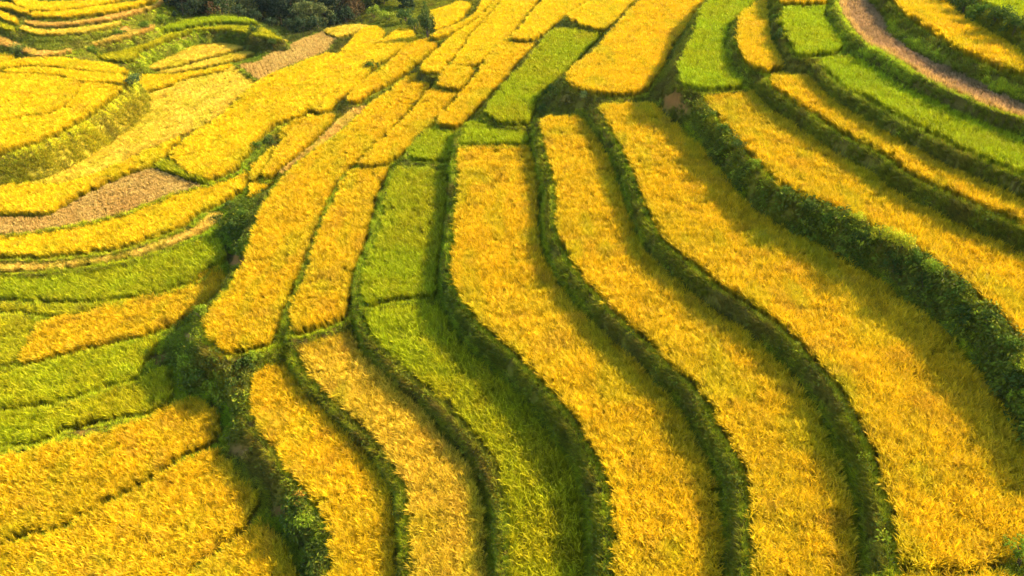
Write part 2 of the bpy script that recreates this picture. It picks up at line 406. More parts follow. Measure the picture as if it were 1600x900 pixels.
def ground(x, y):
    x, y = np.atleast_1d(np.asarray(x, float)), np.atleast_1d(np.asarray(y, float))
    r = np.clip(np.searchsorted(ys, y) - 1, 0, NY - 2)
    fr = np.clip((y - ys[r]) / (ys[r + 1] - ys[r]), 0, 1)
    s = np.clip(x / ((y + 10) * 0.95), -0.999, 0.999)
    cf = (s + 1) / 2 * (NX - 1)
    c = np.clip(cf.astype(int), 0, NX - 2)
    fc = cf - c
    return (Zg[r, c] * (1 - fc) + Zg[r, c + 1] * fc) * (1 - fr) + (Zg[r + 1, c] * (1 - fc) + Zg[r + 1, c + 1] * fc) * fr
def spot(px, py):
    """The first point of the ground on the line of sight."""
    d = rays([(px, py)])[0]
    d = d / np.linalg.norm(d)
    t = np.arange(14, 240, 0.12)
    p = CAM + d * t[:, None]
    g = ground(p[:, 0], p[:, 1])
    k = np.nonzero(p[:, 2] < g)[0]
    k = k[0] if len(k) else -1
    return Vector((p[k, 0], p[k, 1], g[k]))

# ------------------------------------------------------------------ materials
def new_mat(name):
    m = bpy.data.materials.new(name)
    m.use_nodes = True
    nt = m.node_tree
    nt.nodes.clear()
    return m, nt, nt.nodes.new('ShaderNodeOutputMaterial')
def N(nt, kind, **kw):
    n = nt.nodes.new(kind)
    for k, v in kw.items():
        setattr(n, k, v)
    return n
def mixc(nt, fac, a, b, mode='MIX'):
    n = N(nt, 'ShaderNodeMix', data_type='RGBA', blend_type=mode)
    for s, v in ((n.inputs[0], fac), (n.inputs[6], a), (n.inputs[7], b)):
        if isinstance(v, (int, float)):
            s.default_value = v
        elif isinstance(v, tuple):
            s.default_value = (*v, 1) if len(v) == 3 else v
        else:
            nt.links.new(v, s)
    return n.outputs[2]

def leaf_material(name, base, translucency=0.4, source='INSTANCER', tip=(1.0, 1.0, 1.0)):
    """Blade or leaf: the colour of its own plant, lower parts mixed with a dark stem colour that paints in the shade between plants; lets light through."""
    m, nt, out = new_mat(name)
    tint = N(nt, 'ShaderNodeAttribute', attribute_type=source, attribute_name='tint')
    h = N(nt, 'ShaderNodeAttribute', attribute_type='GEOMETRY', attribute_name='up')
    low = mixc(nt, 0.8, tint.outputs[0], base)  # stem colour, darkened further to paint shade into the gaps
    hp = N(nt, 'ShaderNodeMath', operation='POWER')
    hp.inputs[1].default_value = 1.5
    nt.links.new(h.outputs[2], hp.inputs[0])
    c = mixc(nt, hp.outputs[0], low, tint.outputs[0])
    shade = N(nt, 'ShaderNodeAttribute', attribute_type='GEOMETRY', attribute_name='blade')
    c = mixc(nt, 1.0, c, shade.outputs[0], 'MULTIPLY')
    dif = N(nt, 'ShaderNodeBsdfDiffuse')
    tra = N(nt, 'ShaderNodeBsdfTranslucent')
    glo = N(nt, 'ShaderNodeBsdfGlossy')
    glo.inputs['Roughness'].default_value = 0.5
    nt.links.new(c, dif.inputs[0])
    nt.links.new(c, tra.inputs[0])
    m1 = N(nt, 'ShaderNodeMixShader')
    m1.inputs[0].default_value = translucency
    nt.links.new(dif.outputs[0], m1.inputs[1])
    nt.links.new(tra.outputs[0], m1.inputs[2])
    m2 = N(nt, 'ShaderNodeMixShader')
    m2.inputs[0].default_value = 0.008
    nt.links.new(m1.outputs[0], m2.inputs[1])
    nt.links.new(glo.outputs[0], m2.inputs[2])
    nt.links.new(m2.outputs[0], out.inputs[0])
    return m

def ground_material():
    m, nt, out = new_mat('hillside_ground')
    geo = N(nt, 'ShaderNodeNewGeometry')
    cover = N(nt, 'ShaderNodeAttribute', attribute_type='GEOMETRY', attribute_name='cover')
    n1 = N(nt, 'ShaderNodeTexNoise')
    n1.inputs['Scale'].default_value = 1.3
    n1.inputs['Detail'].default_value = 6
    n2 = N(nt, 'ShaderNodeTexNoise')
    n2.inputs['Scale'].default_value = 9.0
    n2.inputs['Detail'].default_value = 4
    nt.links.new(geo.outputs['Position'], n1.inputs['Vector'])
    nt.links.new(geo.outputs['Position'], n2.inputs['Vector'])
    c = mixc(nt, n1.outputs[0], (0.55, 0.55, 0.55), (1.35, 1.35, 1.35))
    c = mixc(nt, 1.0, cover.outputs[0], c, 'MULTIPLY')
    c2 = mixc(nt, n2.outputs[0], (0.7, 0.7, 0.7), (1.3, 1.25, 1.2))
    c = mixc(nt, 1.0, c, c2, 'MULTIPLY')
    b = N(nt, 'ShaderNodeBsdfPrincipled')
    b.inputs['Roughness'].default_value = 0.95
    b.inputs['Specular IOR Level'].default_value = 0.0
    nt.links.new(c, b.inputs['Base Color'])
    bump_n = N(nt, 'ShaderNodeBump')
    bump_n.inputs['Distance'].default_value = 0.06
    bump_n.inputs['Strength'].default_value = 0.8
    nt.links.new(n2.outputs[0], bump_n.inputs['Height'])
    nt.links.new(bump_n.outputs[0], b.inputs['Normal'])
    nt.links.new(b.outputs[0], out.inputs[0])
    return m

def simple_material(name, a, b_, scale, rough=0.9):
    m, nt, out = new_mat(name)
    tc = N(nt, 'ShaderNodeNewGeometry')
    n1 = N(nt, 'ShaderNodeTexNoise')
    n1.inputs['Scale'].default_value = scale
    n1.inputs['Detail'].default_value = 6
    nt.links.new(tc.outputs['Position'], n1.inputs['Vector'])
    c = mixc(nt, n1.outputs[0], a, b_)
    b = N(nt, 'ShaderNodeBsdfPrincipled')
    b.inputs['Roughness'].default_value = rough
    b.inputs['Specular IOR Level'].default_value = 0.0
    nt.links.new(c, b.inputs['Base Color'])
    bump_n = N(nt, 'ShaderNodeBump')
    bump_n.inputs['Distance'].default_value = 0.03
    nt.links.new(n1.outputs[0], bump_n.inputs['Height'])
    nt.links.new(bump_n.outputs[0], b.inputs['Normal'])
    nt.links.new(b.outputs[0], out.inputs[0])
    return m

M_RICE = leaf_material('rice_blades', (0.21, 0.165, 0.008), 0.38)
M_GRASS = leaf_material('grass_blades', (0.06, 0.06, 0.012), 0.3)
M_LEAF = leaf_material('shrub_leaves', (0.03, 0.045, 0.01), 0.3, 'OBJECT')
M_GROUND = ground_material()
M_SOIL = simple_material('paddy_mud', (0.075, 0.052, 0.012), (0.15, 0.11, 0.025), 6.0)
M_BARK = simple_material('bark', (0.07, 0.05, 0.03), (0.16, 0.12, 0.08), 12.0)

# ------------------------------------------------------------------ tagging and mesh helpers
def tag(o, label=None, cat=None, group=None, kind=None):
    if label: o['label'] = label
    if cat: o['category'] = cat
    if group: o['group'] = group
    if kind: o['kind'] = kind
    return o
def link(name, me, parent=None, m=None):
    o = bpy.data.objects.new(name, me)
    COL.objects.link(o)
    if parent is not None:
        o.parent = parent
    if m is not None and not me.materials:
        me.materials.append(m)
    return o
def mesh(name, v, faces):
    me = bpy.data.meshes.new(name)
    me.from_pydata([tuple(map(float, p)) for p in v], [], faces)
    me.update()
    return me
def attr(me, name, kind, values, domain='POINT'):
    a = me.attributes.new(name, kind, domain)
    key = {'FLOAT': 'value', 'INT': 'value', 'FLOAT_VECTOR': 'vector', 'FLOAT_COLOR': 'color'}[kind]
    a.data.foreach_set(key, np.ascontiguousarray(values, dtype=np.int32 if kind == 'INT' else np.float32).ravel())

class Ribbons:
    """Collects arching ribbons (blades, ears) into one small mesh."""
    def __init__(self):
        self.v, self.f, self.up, self.sh = [], [], [], []
    def add(self, base, az, lean, length, width, droop, segs=4, shade=(1, 1, 1), taper=(0.6, 1.0, 0.9, 0.5, 0.1), up0=0.0):
        ang = lean
        p = np.array(base, float)
        side = np.array([-math.sin(az), math.cos(az), 0.0])
        L = length / segs
        i0 = len(self.v)
        for k in range(segs + 1):
            t = k / segs
            w = width * np.interp(t, np.linspace(0, 1, len(taper)), taper) * 0.5
            self.v += [p - side * w, p + side * w]
            self.up += [up0 + (1 - up0) * t] * 2
            self.sh += [shade] * 2
            if k:
                a = i0 + 2 * (k - 1)
                self.f.append((a, a + 1, a + 3, a + 2))
            p = p + L * np.array([math.sin(ang) * math.cos(az), math.sin(ang) * math.sin(az), math.cos(ang)])
            ang += droop / segs * (0.4 + 1.2 * t)
        return p
    def build(self, name, m):
        me = mesh(name, self.v, self.f)
        attr(me, 'up', 'FLOAT', self.up)
        attr(me, 'blade', 'FLOAT_COLOR', [(*c, 1) for c in self.sh])
        me.materials.append(m)
        return me

def source_collection(name, meshes):
    c = bpy.data.collections.new(name)
    for k, me in enumerate(meshes):
        c.objects.link(bpy.data.objects.new('%s_%02d' % (name, k), me))
    return c

U = random.uniform
SPREAD = (0.05, 0.09, 0.16)        # root spread of the near, middle and far sort of clump
def rice_clump(c, ears=1.0, leaves=1.0, stiff=0.0):
    r = Ribbons()
    R0, wf, nf = SPREAD[c], (1.0, 1.35, 2.0)[c], (1.0, 1.7, 2.6)[c]
    def root():
        a_, q_ = U(0, 6.283), R0 * math.sqrt(U(0, 1))
        return q_ * math.cos(a_), q_ * math.sin(a_)
    for _ in range(int(16 * nf * leaves)):
        g = U(0.50, 1.05)
        r.add((*root(), 0), U(0, 6.283), U(0.02, 0.21), U(0.45, 0.86), wf * U(0.008, 0.014), U(0.1, 0.9 - stiff), 3,
              (g * U(0.85, 1.0), g, g * 0.9))
    for _ in range(int(11 * nf * ears)):
        g = U(0.80, 1.35)
        r.add((*root(), 0.28), U(0, 6.283), U(0.02, 0.20), U(0.40, 0.62), wf * U(0.014, 0.024), U(0.9, 2.1), 4,
              (g, g * U(0.90, 1.0), g * 0.9), (0.15, 0.18, 0.6, 1.0, 0.25), 0.3)
    return r.build('rice_clump', M_RICE)
def stubble_clump(c):
    r = Ribbons()
    for _ in range((14, 22, 34)[c]):
        g = U(0.55, 1.25)
        r.add((U(-1, 1) * SPREAD[c], U(-1, 1) * SPREAD[c], 0), U(0, 6.283), U(0.0, 0.5), U(0.14, 0.40), (1, 1.3, 2)[c] * U(0.014, 0.024), U(0, 0.9), 2, (g, g * U(.88, 1), g * U(.8, 1)))
    return r.build('stubble_clump', M_RICE)
def grass_tuft(c, long=False):
    r = Ribbons()
    wf = (1, 1.35, 2.0)[c]
    for _ in range(int((10 if long else 18) * (1, 1.6, 2.4)[c])):
        g = U(0.6, 1.25)
        k = (g * 1.7, g * 1.15, g) if U(0, 1) < 0.07 else (g * U(.85, 1.1), g, g * .9)
        l = U(0.3, 0.55) if long else U(0.12, 0.34)
        r.add((U(-1.3, 1.3) * SPREAD[c], U(-1.3, 1.3) * SPREAD[c], -0.03), U(0, 6.283), U(0.05, 0.6), l, wf * U(0.011, 0.019), U(0.3, 1.7), 3, k)
    return r.build('grass_tuft', M_GRASS)
def three(f, n):
    return [f(c) for c in range(3) for _ in range(n)]
SRC_RICE = source_collection('rice_sources', three(lambda c: rice_clump(c), 5))
SRC_GREEN = source_collection('green_rice_sources', three(lambda c: rice_clump(c, 0.45, 1.35, 0.35), 5))
SRC_STUB = source_collection('stubble_sources', three(stubble_clump, 5))
SRC_GRASS = source_collection('grass_sources', [grass_tuft(c, k == 4) for c in range(3) for k in range(5)])
def width_class(sp_):
    return np.where(sp_ < 0.145, 0, np.where(sp_ < 0.205, 1, 2))
CLASS_STEP = np.array((0.12, 0.175, 0.25))

def instancer(name, coll):
    t = bpy.data.node_groups.new(name, 'GeometryNodeTree')
    t.interface.new_socket('Geometry', in_out='INPUT', socket_type='NodeSocketGeometry')
    t.interface.new_socket('Geometry', in_out='OUTPUT', socket_type='NodeSocketGeometry')
    gi, go = t.nodes.new('NodeGroupInput'), t.nodes.new('NodeGroupOutput')
    iop = t.nodes.new('GeometryNodeInstanceOnPoints')
    ci = t.nodes.new('GeometryNodeCollectionInfo')
    ci.inputs[0].default_value = coll
    ci.inputs['Separate Children'].default_value = True
    ci.inputs['Reset Children'].default_value = True
    def named(a, dt):
        n = t.nodes.new('GeometryNodeInputNamedAttribute')
        n.data_type = dt
        n.inputs[0].default_value = a
        return n.outputs[0]
    t.links.new(gi.outputs[0], iop.inputs['Points'])
    t.links.new(ci.outputs[0], iop.inputs['Instance'])
    iop.inputs['Pick Instance'].default_value = True
    t.links.new(named('pick', 'INT'), iop.inputs['Instance Index'])
    t.links.new(named('rot', 'FLOAT_VECTOR'), iop.inputs['Rotation'])
    t.links.new(named('size', 'FLOAT_VECTOR'), iop.inputs['Scale'])
    t.links.new(iop.outputs[0], go.inputs[0])
    return t
def weed_clump():
    v, fcs, up, sh = [], [], [], []
    for _ in range(30):
        a_, q_, z_ = U(0, 6.283), 0.20 * math.sqrt(U(0, 1)), U(0.02, 0.34)
        p = np.array([q_ * math.cos(a_), q_ * math.sin(a_), z_])
        d = np.array([math.cos(a_) * 0.6 + U(-.6, .6), math.sin(a_) * 0.6 + U(-.6, .6), U(-.35, .5)])
        d /= np.linalg.norm(d)
        t2 = np.cross(d, [U(-.3, .3), U(-.3, .3), 1.0]); t2 /= np.linalg.norm(t2)
        l, w_ = U(0.07, 0.14), U(0.018, 0.036)
        k, g = len(v), U(0.6, 1.3)
        v += [p, p + d * l * .5 + t2 * w_, p + d * l + np.array([0, 0, -0.03]), p + d * l * .5 - t2 * w_]
        fcs.append((k, k + 1, k + 2, k + 3))
        up += [0.4 + 0.6 * z_ / 0.34] * 4
        sh += [(g * U(.85, 1.15), g, g * .9, 1)] * 4
    me = mesh('weed_clump', v, fcs)
    attr(me, 'up', 'FLOAT', up)
    attr(me, 'blade', 'FLOAT_COLOR', sh)
    me.materials.append(M_GRASS)
    return me
SRC_WEED = source_collection('weed_sources', [weed_clump() for _ in range(5)])
GN = {k: instancer(k, c) for k, c in (('rice', SRC_RICE), ('green', SRC_GREEN), ('stub', SRC_STUB), ('grass', SRC_GRASS), ('weed', SRC_WEED))}

def lean_euler(lx, ly, spin):
    """Euler angles that spin a plant about its stem, then lean it by lx, ly."""
    th = np.sqrt(lx * lx + ly * ly) + 1e-9
    ax, ay = -ly / th, lx / th
    c, s = np.cos(th), np.sin(th)
    R = np.zeros((len(lx), 3, 3))
    R[:, 0, 0] = c + ax * ax * (1 - c); R[:, 0, 1] = ax * ay * (1 - c); R[:, 0, 2] = ay * s
    R[:, 1, 0] = ax * ay * (1 - c); R[:, 1, 1] = c + ay * ay * (1 - c); R[:, 1, 2] = -ax * s
    R[:, 2, 0] = -ay * s; R[:, 2, 1] = ax * s; R[:, 2, 2] = c
    cs, sn = np.cos(spin), np.sin(spin)
    S = np.zeros_like(R)
    S[:, 0, 0] = cs; S[:, 0, 1] = -sn; S[:, 1, 0] = sn; S[:, 1, 1] = cs; S[:, 2, 2] = 1
    R = R @ S
    return np.stack([np.arctan2(R[:, 2, 1], R[:, 2, 2]), -np.arcsin(np.clip(R[:, 2, 0], -1, 1)), np.arctan2(R[:, 1, 0], R[:, 0, 0])], 1)

def scatter(name, tree, pos, euler, size, tint, parent=None, cls=0):
    me = bpy.data.meshes.new(name)
    me.vertices.add(len(pos))
    me.vertices.foreach_set('co', np.ascontiguousarray(pos, np.float32).ravel())
    attr(me, 'pick', 'INT', rng.integers(0, 5, len(pos)) + 5 * cls)
    attr(me, 'rot', 'FLOAT_VECTOR', euler)
    attr(me, 'size', 'FLOAT_VECTOR', size)
    attr(me, 'tint', 'FLOAT_COLOR', np.concatenate([np.clip(tint, 0.001, 0.95), np.ones((len(pos), 1))], 1))
    o = link(name, me, parent)
    md = o.modifiers.new('plants', 'NODES')
    md.node_group = GN[tree]
    return o

def in_view(p, m=160):
    q = to_px(p)
    return (q[:, 0] > -m) & (q[:, 0] < 1600 + m) & (q[:, 1] > -45) & (q[:, 1] < 900 + m * 0.8)

# ------------------------------------------------------------------ hillside mesh
vv = np.stack([GX, GY, Zg], -1).reshape(-1, 3)
r, c = np.meshgrid(np.arange(NY - 1), np.arange(NX - 1), indexing='ij')
a = (r * NX + c).ravel()
quads = np.stack([a, a + 1, a + NX + 1, a + NX], 1)
me = bpy.data.meshes.new('hillside')
me.vertices.add(len(vv)); me.loops.add(quads.size); me.polygons.add(len(quads))
me.vertices.foreach_set('co', vv.astype(np.float32).ravel())
me.loops.foreach_set('vertex_index', quads.astype(np.int32).ravel())
me.polygons.foreach_set('loop_start', np.arange(0, quads.size, 4, dtype=np.int32))
me.update(calc_edges=True)
me.polygons.foreach_set('use_smooth', np.ones(len(quads), bool))
# places (photo pixel, radius, how bare, colour of the bare earth, or of the grass with some sun and shade painted in)
BARE = [(368, 408, 17, (0.253, 0.130, 0.035)), (1052, 158, 17, (0.230, 0.110, 0.030)), (1066, 168, 10, (0.276, 0.140, 0.040)), (300, 525, 11, (0.299, 0.180, 0.050)), (46, 540, 9, (0.299, 0.170, 0.035)),
        (375, 706, 15, (0.230, 0.140, 0.035)), (122, 148, 10, (0.380, 0.220, 0.040)), (245, 560, 12, (0.184, 0.100, 0.025)), (362, 312, 9, (0.230, 0.120, 0.025)), (130, 672, 16, (0.253, 0.160, 0.030)),
        (195, 46, 8, (0.345, 0.170, 0.035)), (330, 640, 10, (0.115, 0.060, 0.015)), (440, 800, 14, (0.172, 0.100, 0.025)), (1420, 880, 16, (0.184, 0.110, 0.025)), (1385, 760, 12, (0.161, 0.100, 0.025))]
GRASS_AND_LIGHT = [(290, 540, 28, (0.22, 0.32, 0.008)), (312, 598, 28, (0.27, 0.38, 0.008)), (345, 655, 18, (0.16, 0.30, 0.01)), (410, 740, 35, (0.30, 0.30, 0.01)), (470, 830, 40, (0.19, 0.30, 0.008)), (372, 350, 36, (0.15, 0.28, 0.01)), (345, 572, 30, (0.66, 0.52, 0.01)), (415, 575, 25, (0.40, 0.46, 0.008)), (130, 210, 60, (0.72, 0.62, 0.012)), (300, 68, 45, (0.40, 0.56, 0.01)), (235, 88, 30, (0.40, 0.56, 0.01)), (385, 18, 45, (0.03, 0.05, 0.012)), (450, 38, 45, (0.03, 0.05, 0.012)), (520, 30, 45, (0.03, 0.05, 0.012)), (130, 200, 75, (0.420, 0.403, 0.013)), (190, 165, 40, (0.504, 0.416, 0.013)), (300, 70, 60, (0.280, 0.390, 0.009)), (235, 85, 40, (0.280, 0.377, 0.009)), (150, 58, 60, (0.308, 0.351, 0.013)), (210, 40, 40, (0.308, 0.364, 0.013)),  # knob spots brightened for sunlight, spots under the trees darkened for shade
        (250, 25, 30, (0.350, 0.390, 0.013)), (60, 62, 35, (0.140, 0.195, 0.009)), (30, 20, 35, (0.112, 0.156, 0.013)), (210, 120, 25, (0.224, 0.286, 0.023)), (110, 92, 45, (0.280, 0.351, 0.013)),
        (350, 575, 30, (0.336, 0.312, 0.009)), (380, 565, 30, (0.280, 0.325, 0.007)), (410, 570, 20, (0.238, 0.312, 0.007)), (330, 600, 25, (0.182, 0.286, 0.007)), (480, 850, 40, (0.112, 0.169, 0.005)), (400, 700, 30, (0.238, 0.208, 0.009)),
        (425, 770, 25, (0.224, 0.195, 0.009)), (640, 560, 60, (0.182, 0.130, 0.009)), (740, 720, 50, (0.182, 0.130, 0.009)), (560, 670, 40, (0.182, 0.143, 0.009)), (890, 100, 60, (0.266, 0.273, 0.027)), (840, 60, 40, (0.308, 0.299, 0.027)),
        (640, 90, 60, (0.280, 0.312, 0.013)), (590, 140, 40, (0.280, 0.325, 0.013)), (1320, 40, 45, (0.280, 0.351, 0.013)), (1090, 60, 40, (0.280, 0.325, 0.018)), (1420, 130, 70, (0.210, 0.260, 0.013)), (610, 20, 45, (0.238, 0.312, 0.013)),
        (380, 250, 30, (0.168, 0.286, 0.007)), (370, 370, 50, (0.084, 0.156, 0.005)), (230, 560, 40, (0.182, 0.247, 0.005)), (150, 675, 60, (0.280, 0.312, 0.009)), (300, 710, 30, (0.140, 0.234, 0.005)), (990, 260, 60, (0.126, 0.182, 0.005)),
        (330, 50, 60, (0.140, 0.260, 0.009)), (420, 60, 40, (0.140, 0.260, 0.009)), (1200, 60, 30, (0.140, 0.182, 0.013)), (930, 150, 40, (0.280, 0.260, 0.013)), (660, 420, 120, (0.126, 0.195, 0.005))]
GREEN0 = np.array((0.24, 0.26, 0.007))
def zone_colour(q):
    w = np.full((len(q), 1), 0.25)
    c = np.tile(GREEN0 * 0.25, (len(q), 1))
    for x, y, rad, col in GRASS_AND_LIGHT:
        g = np.exp(-(((q[:, 0] - x) ** 2 + (q[:, 1] - y) ** 2) / rad ** 2))[:, None] * 1.5
        w += g
        c += g * np.array(col)
    return c / w
def bareness(q):
    w = np.zeros(len(q))
    c = np.tile(np.array((0.13, 0.09, 0.045)), (len(q), 1))
    for x, y, rad, col in BARE:
        g = np.exp(-((q[:, 0] - x) ** 2 + 1.6 * (q[:, 1] - y) ** 2) / rad ** 2)
        k = g > w
        c[k] = col
        w = np.maximum(w, g)
    return w, c
q = to_px(vv)
near = (q[:, 0] > -400) & (q[:, 0] < 2000) & (q[:, 1] > -80) & (q[:, 1] < 1200) & (vv[:, 1] < 140)
cover = np.tile(np.array((0.055, 0.065, 0.016)), (len(vv), 1))
zc = zone_colour(q[near])
bw, bc = bareness(q[near])
earth = 0.45 * zc + 0.55 * np.array((0.07, 0.048, 0.022))
bw = np.clip(bw * 1.6, 0, 1)[:, None]
cover[near] = earth * (1 - bw) + bc * bw
inside = own >= 0
cover[inside] = (0.10, 0.08, 0.015)
attr(me, 'cover', 'FLOAT_COLOR', np.concatenate([cover, np.ones((len(vv), 1))], 1))
tag(link('hillside', me, None, M_GROUND), kind='structure')

# ------------------------------------------------------------------ the rice fields, each with its plants
KIND = {   # source, colour, colour variation, height, patch colour
 'gold':   ('rice',  (0.88, 0.60, 0.006), (0.70, 0.54, 0.008), 0.95),
 'yellow': ('rice',  (0.90, 0.67, 0.008), (0.80, 0.62, 0.008), 0.9),
 'amber':  ('rice',  (0.84, 0.60, 0.035), (0.64, 0.50, 0.015), 0.92),
 'pale':   ('rice',  (0.90, 0.72, 0.075), (0.80, 0.66, 0.04), 0.75),
 'straw':  ('rice',  (0.92, 0.70, 0.12), (0.82, 0.60, 0.08), 0.7),
 'tan':    ('rice',  (0.84, 0.56, 0.11), (0.70, 0.46, 0.09), 0.75),
 'stubble':('stub',  (0.95, 0.72, 0.21), (0.84, 0.56, 0.15), 1.1),
 'brown':  ('stub',  (0.72, 0.48, 0.24), (0.48, 0.33, 0.16), 1.2),
 'green':  ('green', (0.40, 0.54, 0.006), (0.44, 0.48, 0.005), 0.9),
 'lime':   ('green', (0.42, 0.52, 0.005), (0.48, 0.47, 0.005), 0.9),
 'green2': ('green', (0.46, 0.55, 0.005), (0.60, 0.54, 0.005), 0.9),
 'olive':  ('green', (0.62, 0.56, 0.008), (0.52, 0.54, 0.008), 0.82)}
total = 0
for i, f in enumerate(F):
    src, ca, cb, hgt = KIND[f['kind']]
    ca, cb = np.array(ca), np.array(cb)
    poly = f['poly']
    base = Vector((*f['c'], f['soil']))
    # the bed of mud that carries the plants: a slab with a skirt
    top = [(x - base.x, y - base.y, 0.025) for x, y in poly]
    low = [(x - base.x, y - base.y, -0.12) for x, y in poly]
    n = len(poly)
    bed = mesh('rice_paddy', top + low, [tuple(range(n)) if True else ()] + [(k, n + k, n + (k + 1) % n, (k + 1) % n) for k in range(n)])
    stub = f['kind'] in ('stubble', 'brown')
    o = link('stubble_paddy' if stub else 'rice_paddy', bed, None, M_SOIL)
    o.location = base
    tag(o, f['label'], 'stubble field' if stub else 'rice field', 'fields of the rice terraces')
    lo, hi = f['box']
    # one step of planting, coarser with distance
    dist = lambda p: np.sqrt(p[:, 0] ** 2 + p[:, 1] ** 2 + (CAM[2] - f['z']) ** 2)
    corners = smooth_closed(poly, 1)
    dmin = dist(corners[in_view(np.c_[corners, np.full(len(corners), f['z'])])] if in_view(np.c_[corners, np.full(len(corners), f['z'])]).any() else corners).min()
    step = lambda d: np.clip(0.0038 * d, 0.125, 0.27)
    s0 = step(dmin)
    lo, hi = lo - 0.15, hi + 0.15
    nx, ny = int((hi[0] - lo[0]) / s0) + 2, int((hi[1] - lo[1]) / s0) + 2
    gx, gy = np.meshgrid(np.arange(nx), np.arange(ny))
    p = np.stack([lo[0] + (gx + 0.5 * (gy % 2)).ravel() * s0, lo[1] + gy.ravel() * s0], 1)
    p += rng.uniform(-0.42, 0.42, p.shape) * s0
    sd = step(dist(p))
    p = p[rng.random(len(p)) < (s0 / sd) ** 2]
    if stub:                      # cut in rows
        ra = 0.5 + 0.4 * i
        dv = np.array((math.cos(ra), math.sin(ra)))
        vv_ = p @ dv
        p = p + np.outer(np.round(vv_ / 0.42) * 0.42 - vv_ + rng.normal(0, 0.035, len(p)), dv)
    p = p[in_view(np.c_[p, np.full(len(p), f['z'])])]
    if not len(p):
        continue
    ins, d = poly_dist(p, poly)
    ragged = 0.10 * (noise2(p[:, 0], p[:, 1], 0.8) - 0.35) + 0.12 * (noise2(p[:, 0] + 8, p[:, 1], 0.25) - 0.5)
    sdist = np.where(ins, d, -d)
    k = sdist > ragged * np.clip(45 / dist(p), 0.3, 1) + 0.025
    p, d = p[k], d[k]
    if len(p):
        k = ~blocked(i, p, 0.05)
        p, d = p[k], d[k]
    if not len(p):
        continue
    n = len(p)
    total += n
    f['n'] = n
    sp_ = step(dist(p))
    cls = width_class(sp_)
    x, y = p[:, 0], p[:, 1]
    patch = noise2(x + 13 * i, y, 3.5) * 0.5 + noise2(x, y + 7 * i, 1.1) * 0.35 + noise2(x, y, 0.45) * 0.3 - 0.1
    patch = np.clip((patch - 0.28) / 0.5, 0, 1)[:, None]
    tint = ca * (1 - patch) + cb * patch
    var = np.array((1.0, 0.85, 0.55))[cls][:, None]
    tint = tint * (0.935 + 0.55 * var * (rng.random((n, 1)) - 0.5)) * (0.92 + 0.16 * noise2(x, y, 0.7)[:, None])
    if src == 'rice':             # streaks that are not ripe yet, and a few browned spots
        g = np.clip((noise2(x * 1.6 + 5, y * 0.5 + 3 * i, 1.3) - 0.66) * 3.2, 0, 0.36)[:, None]
        tint = tint * (1 - g) + np.array((0.50, 0.54, 0.008)) * g
        g = np.clip((noise2(x + 91, y + 17 * i, 0.8) - 0.74) * 3.0, 0, 0.32)[:, None]
        tint = tint * (1 - g) + np.array((0.62, 0.36, 0.03)) * g
    if f['kind'] == 'brown':      # a strip of standing pale straw along the outer edge
        q = to_px(np.c_[p, np.full(n, f['z'])])
        edge = np.array(f['px'][:11], float)
        far = np.min(np.stack([np.hypot(q[:, 0] - (A[0] * (1 - t) + B[0] * t), q[:, 1] - (A[1] * (1 - t) + B[1] * t)) for A, B in zip(edge[:-1], edge[1:]) for t in (0, .25, .5, .75)]), 0)
        rim = far < 7.5
        tint[rim] = np.array((0.74, 0.50, 0.16)) * (0.8 + 0.4 * rng.random((rim.sum(), 1)))
    else:
        rim = np.zeros(n, bool)
    # stalks lean with the wind and outwards over the edges
    wl = 0.10
    lx = -wl + 0.24 * (noise2(x, y, 1.6) - 0.5) + rng.normal(0, 0.10, n)
    ly = -0.03 + 0.24 * (noise2(x + 50, y + 9, 1.4) - 0.5) + rng.normal(0, 0.10, n)
    wild = 1 + 1.8 * (rng.random(n) < 0.10) * rng.random(n)
    lx, ly = lx * wild, ly * wild
    eul = lean_euler(lx, ly, rng.uniform(0, 6.283, n))
    rough = np.array((1.0, 0.75, 0.45))[cls]
    hz = hgt * (1.0 + rough * (0.22 * (noise2(x, y, 0.9) - 0.5) + 0.32 * (rng.random(n) - 0.5)))
    if stub:
        hz[~rim] *= 0.6
        hz[rim] *= 1.05
    wide = np.clip(sp_ / CLASS_STEP[cls], 0.85, 1.25)
    size = np.stack([wide, wide, hz], 1)
    pos = np.stack([x - base.x, y - base.y, np.full(n, 0.01)], 1)
    tag(scatter('straw_stubble' if stub else 'rice_plants', src, pos, eul, size, tint, o, cls), kind='stuff')
print('rice plants:', total)
for f in F:
    if f.get('n', 0) < 120: print('FEW', f.get('n', 0), f['label'])

# ------------------------------------------------------------------ grass on the banks and slopes
own_g = own.reshape(NY, NX)
free_cell = (own_g[:-1, :-1] < 0) | (own_g[1:, :-1] < 0) | (own_g[:-1, 1:] < 0) | (own_g[1:, 1:] < 0)
# the bund round every field is assigned to the field: it grows grass too
fid = own >= 0
bund = np.zeros(len(flat), bool)
for i, f in enumerate(F):
    k = np.nonzero(own == i)[0]
    if len(k):
        ins, d = poly_dist(flat[k], f['poly'])
        bund[k] = ~ins & (d > 0.02)
bund_g = bund.reshape(NY, NX)
cell = free_cell | bund_g[:-1, :-1] | bund_g[1:, 1:]
cell &= (GY[:-1, :-1] < 125)
rr, cc = np.nonzero(cell)
P00, P01, P10, P11 = (vv.reshape(NY, NX, 3)[rr + a_, cc + b_] for a_, b_ in ((0, 0), (0, 1), (1, 0), (1, 1)))
ok = in_view(P00, 120)
rr, cc, P00, P01, P10, P11 = rr[ok], cc[ok], P00[ok], P01[ok], P10[ok], P11[ok]
nrm = np.cross(P01 - P00, P10 - P00)
area = np.linalg.norm(nrm, axis=1)
nrm /= area[:, None] + 1e-9
dd = np.linalg.norm(P00 - CAM, axis=1)
sp = np.clip(0.0036 * dd, 0.11, 0.36)
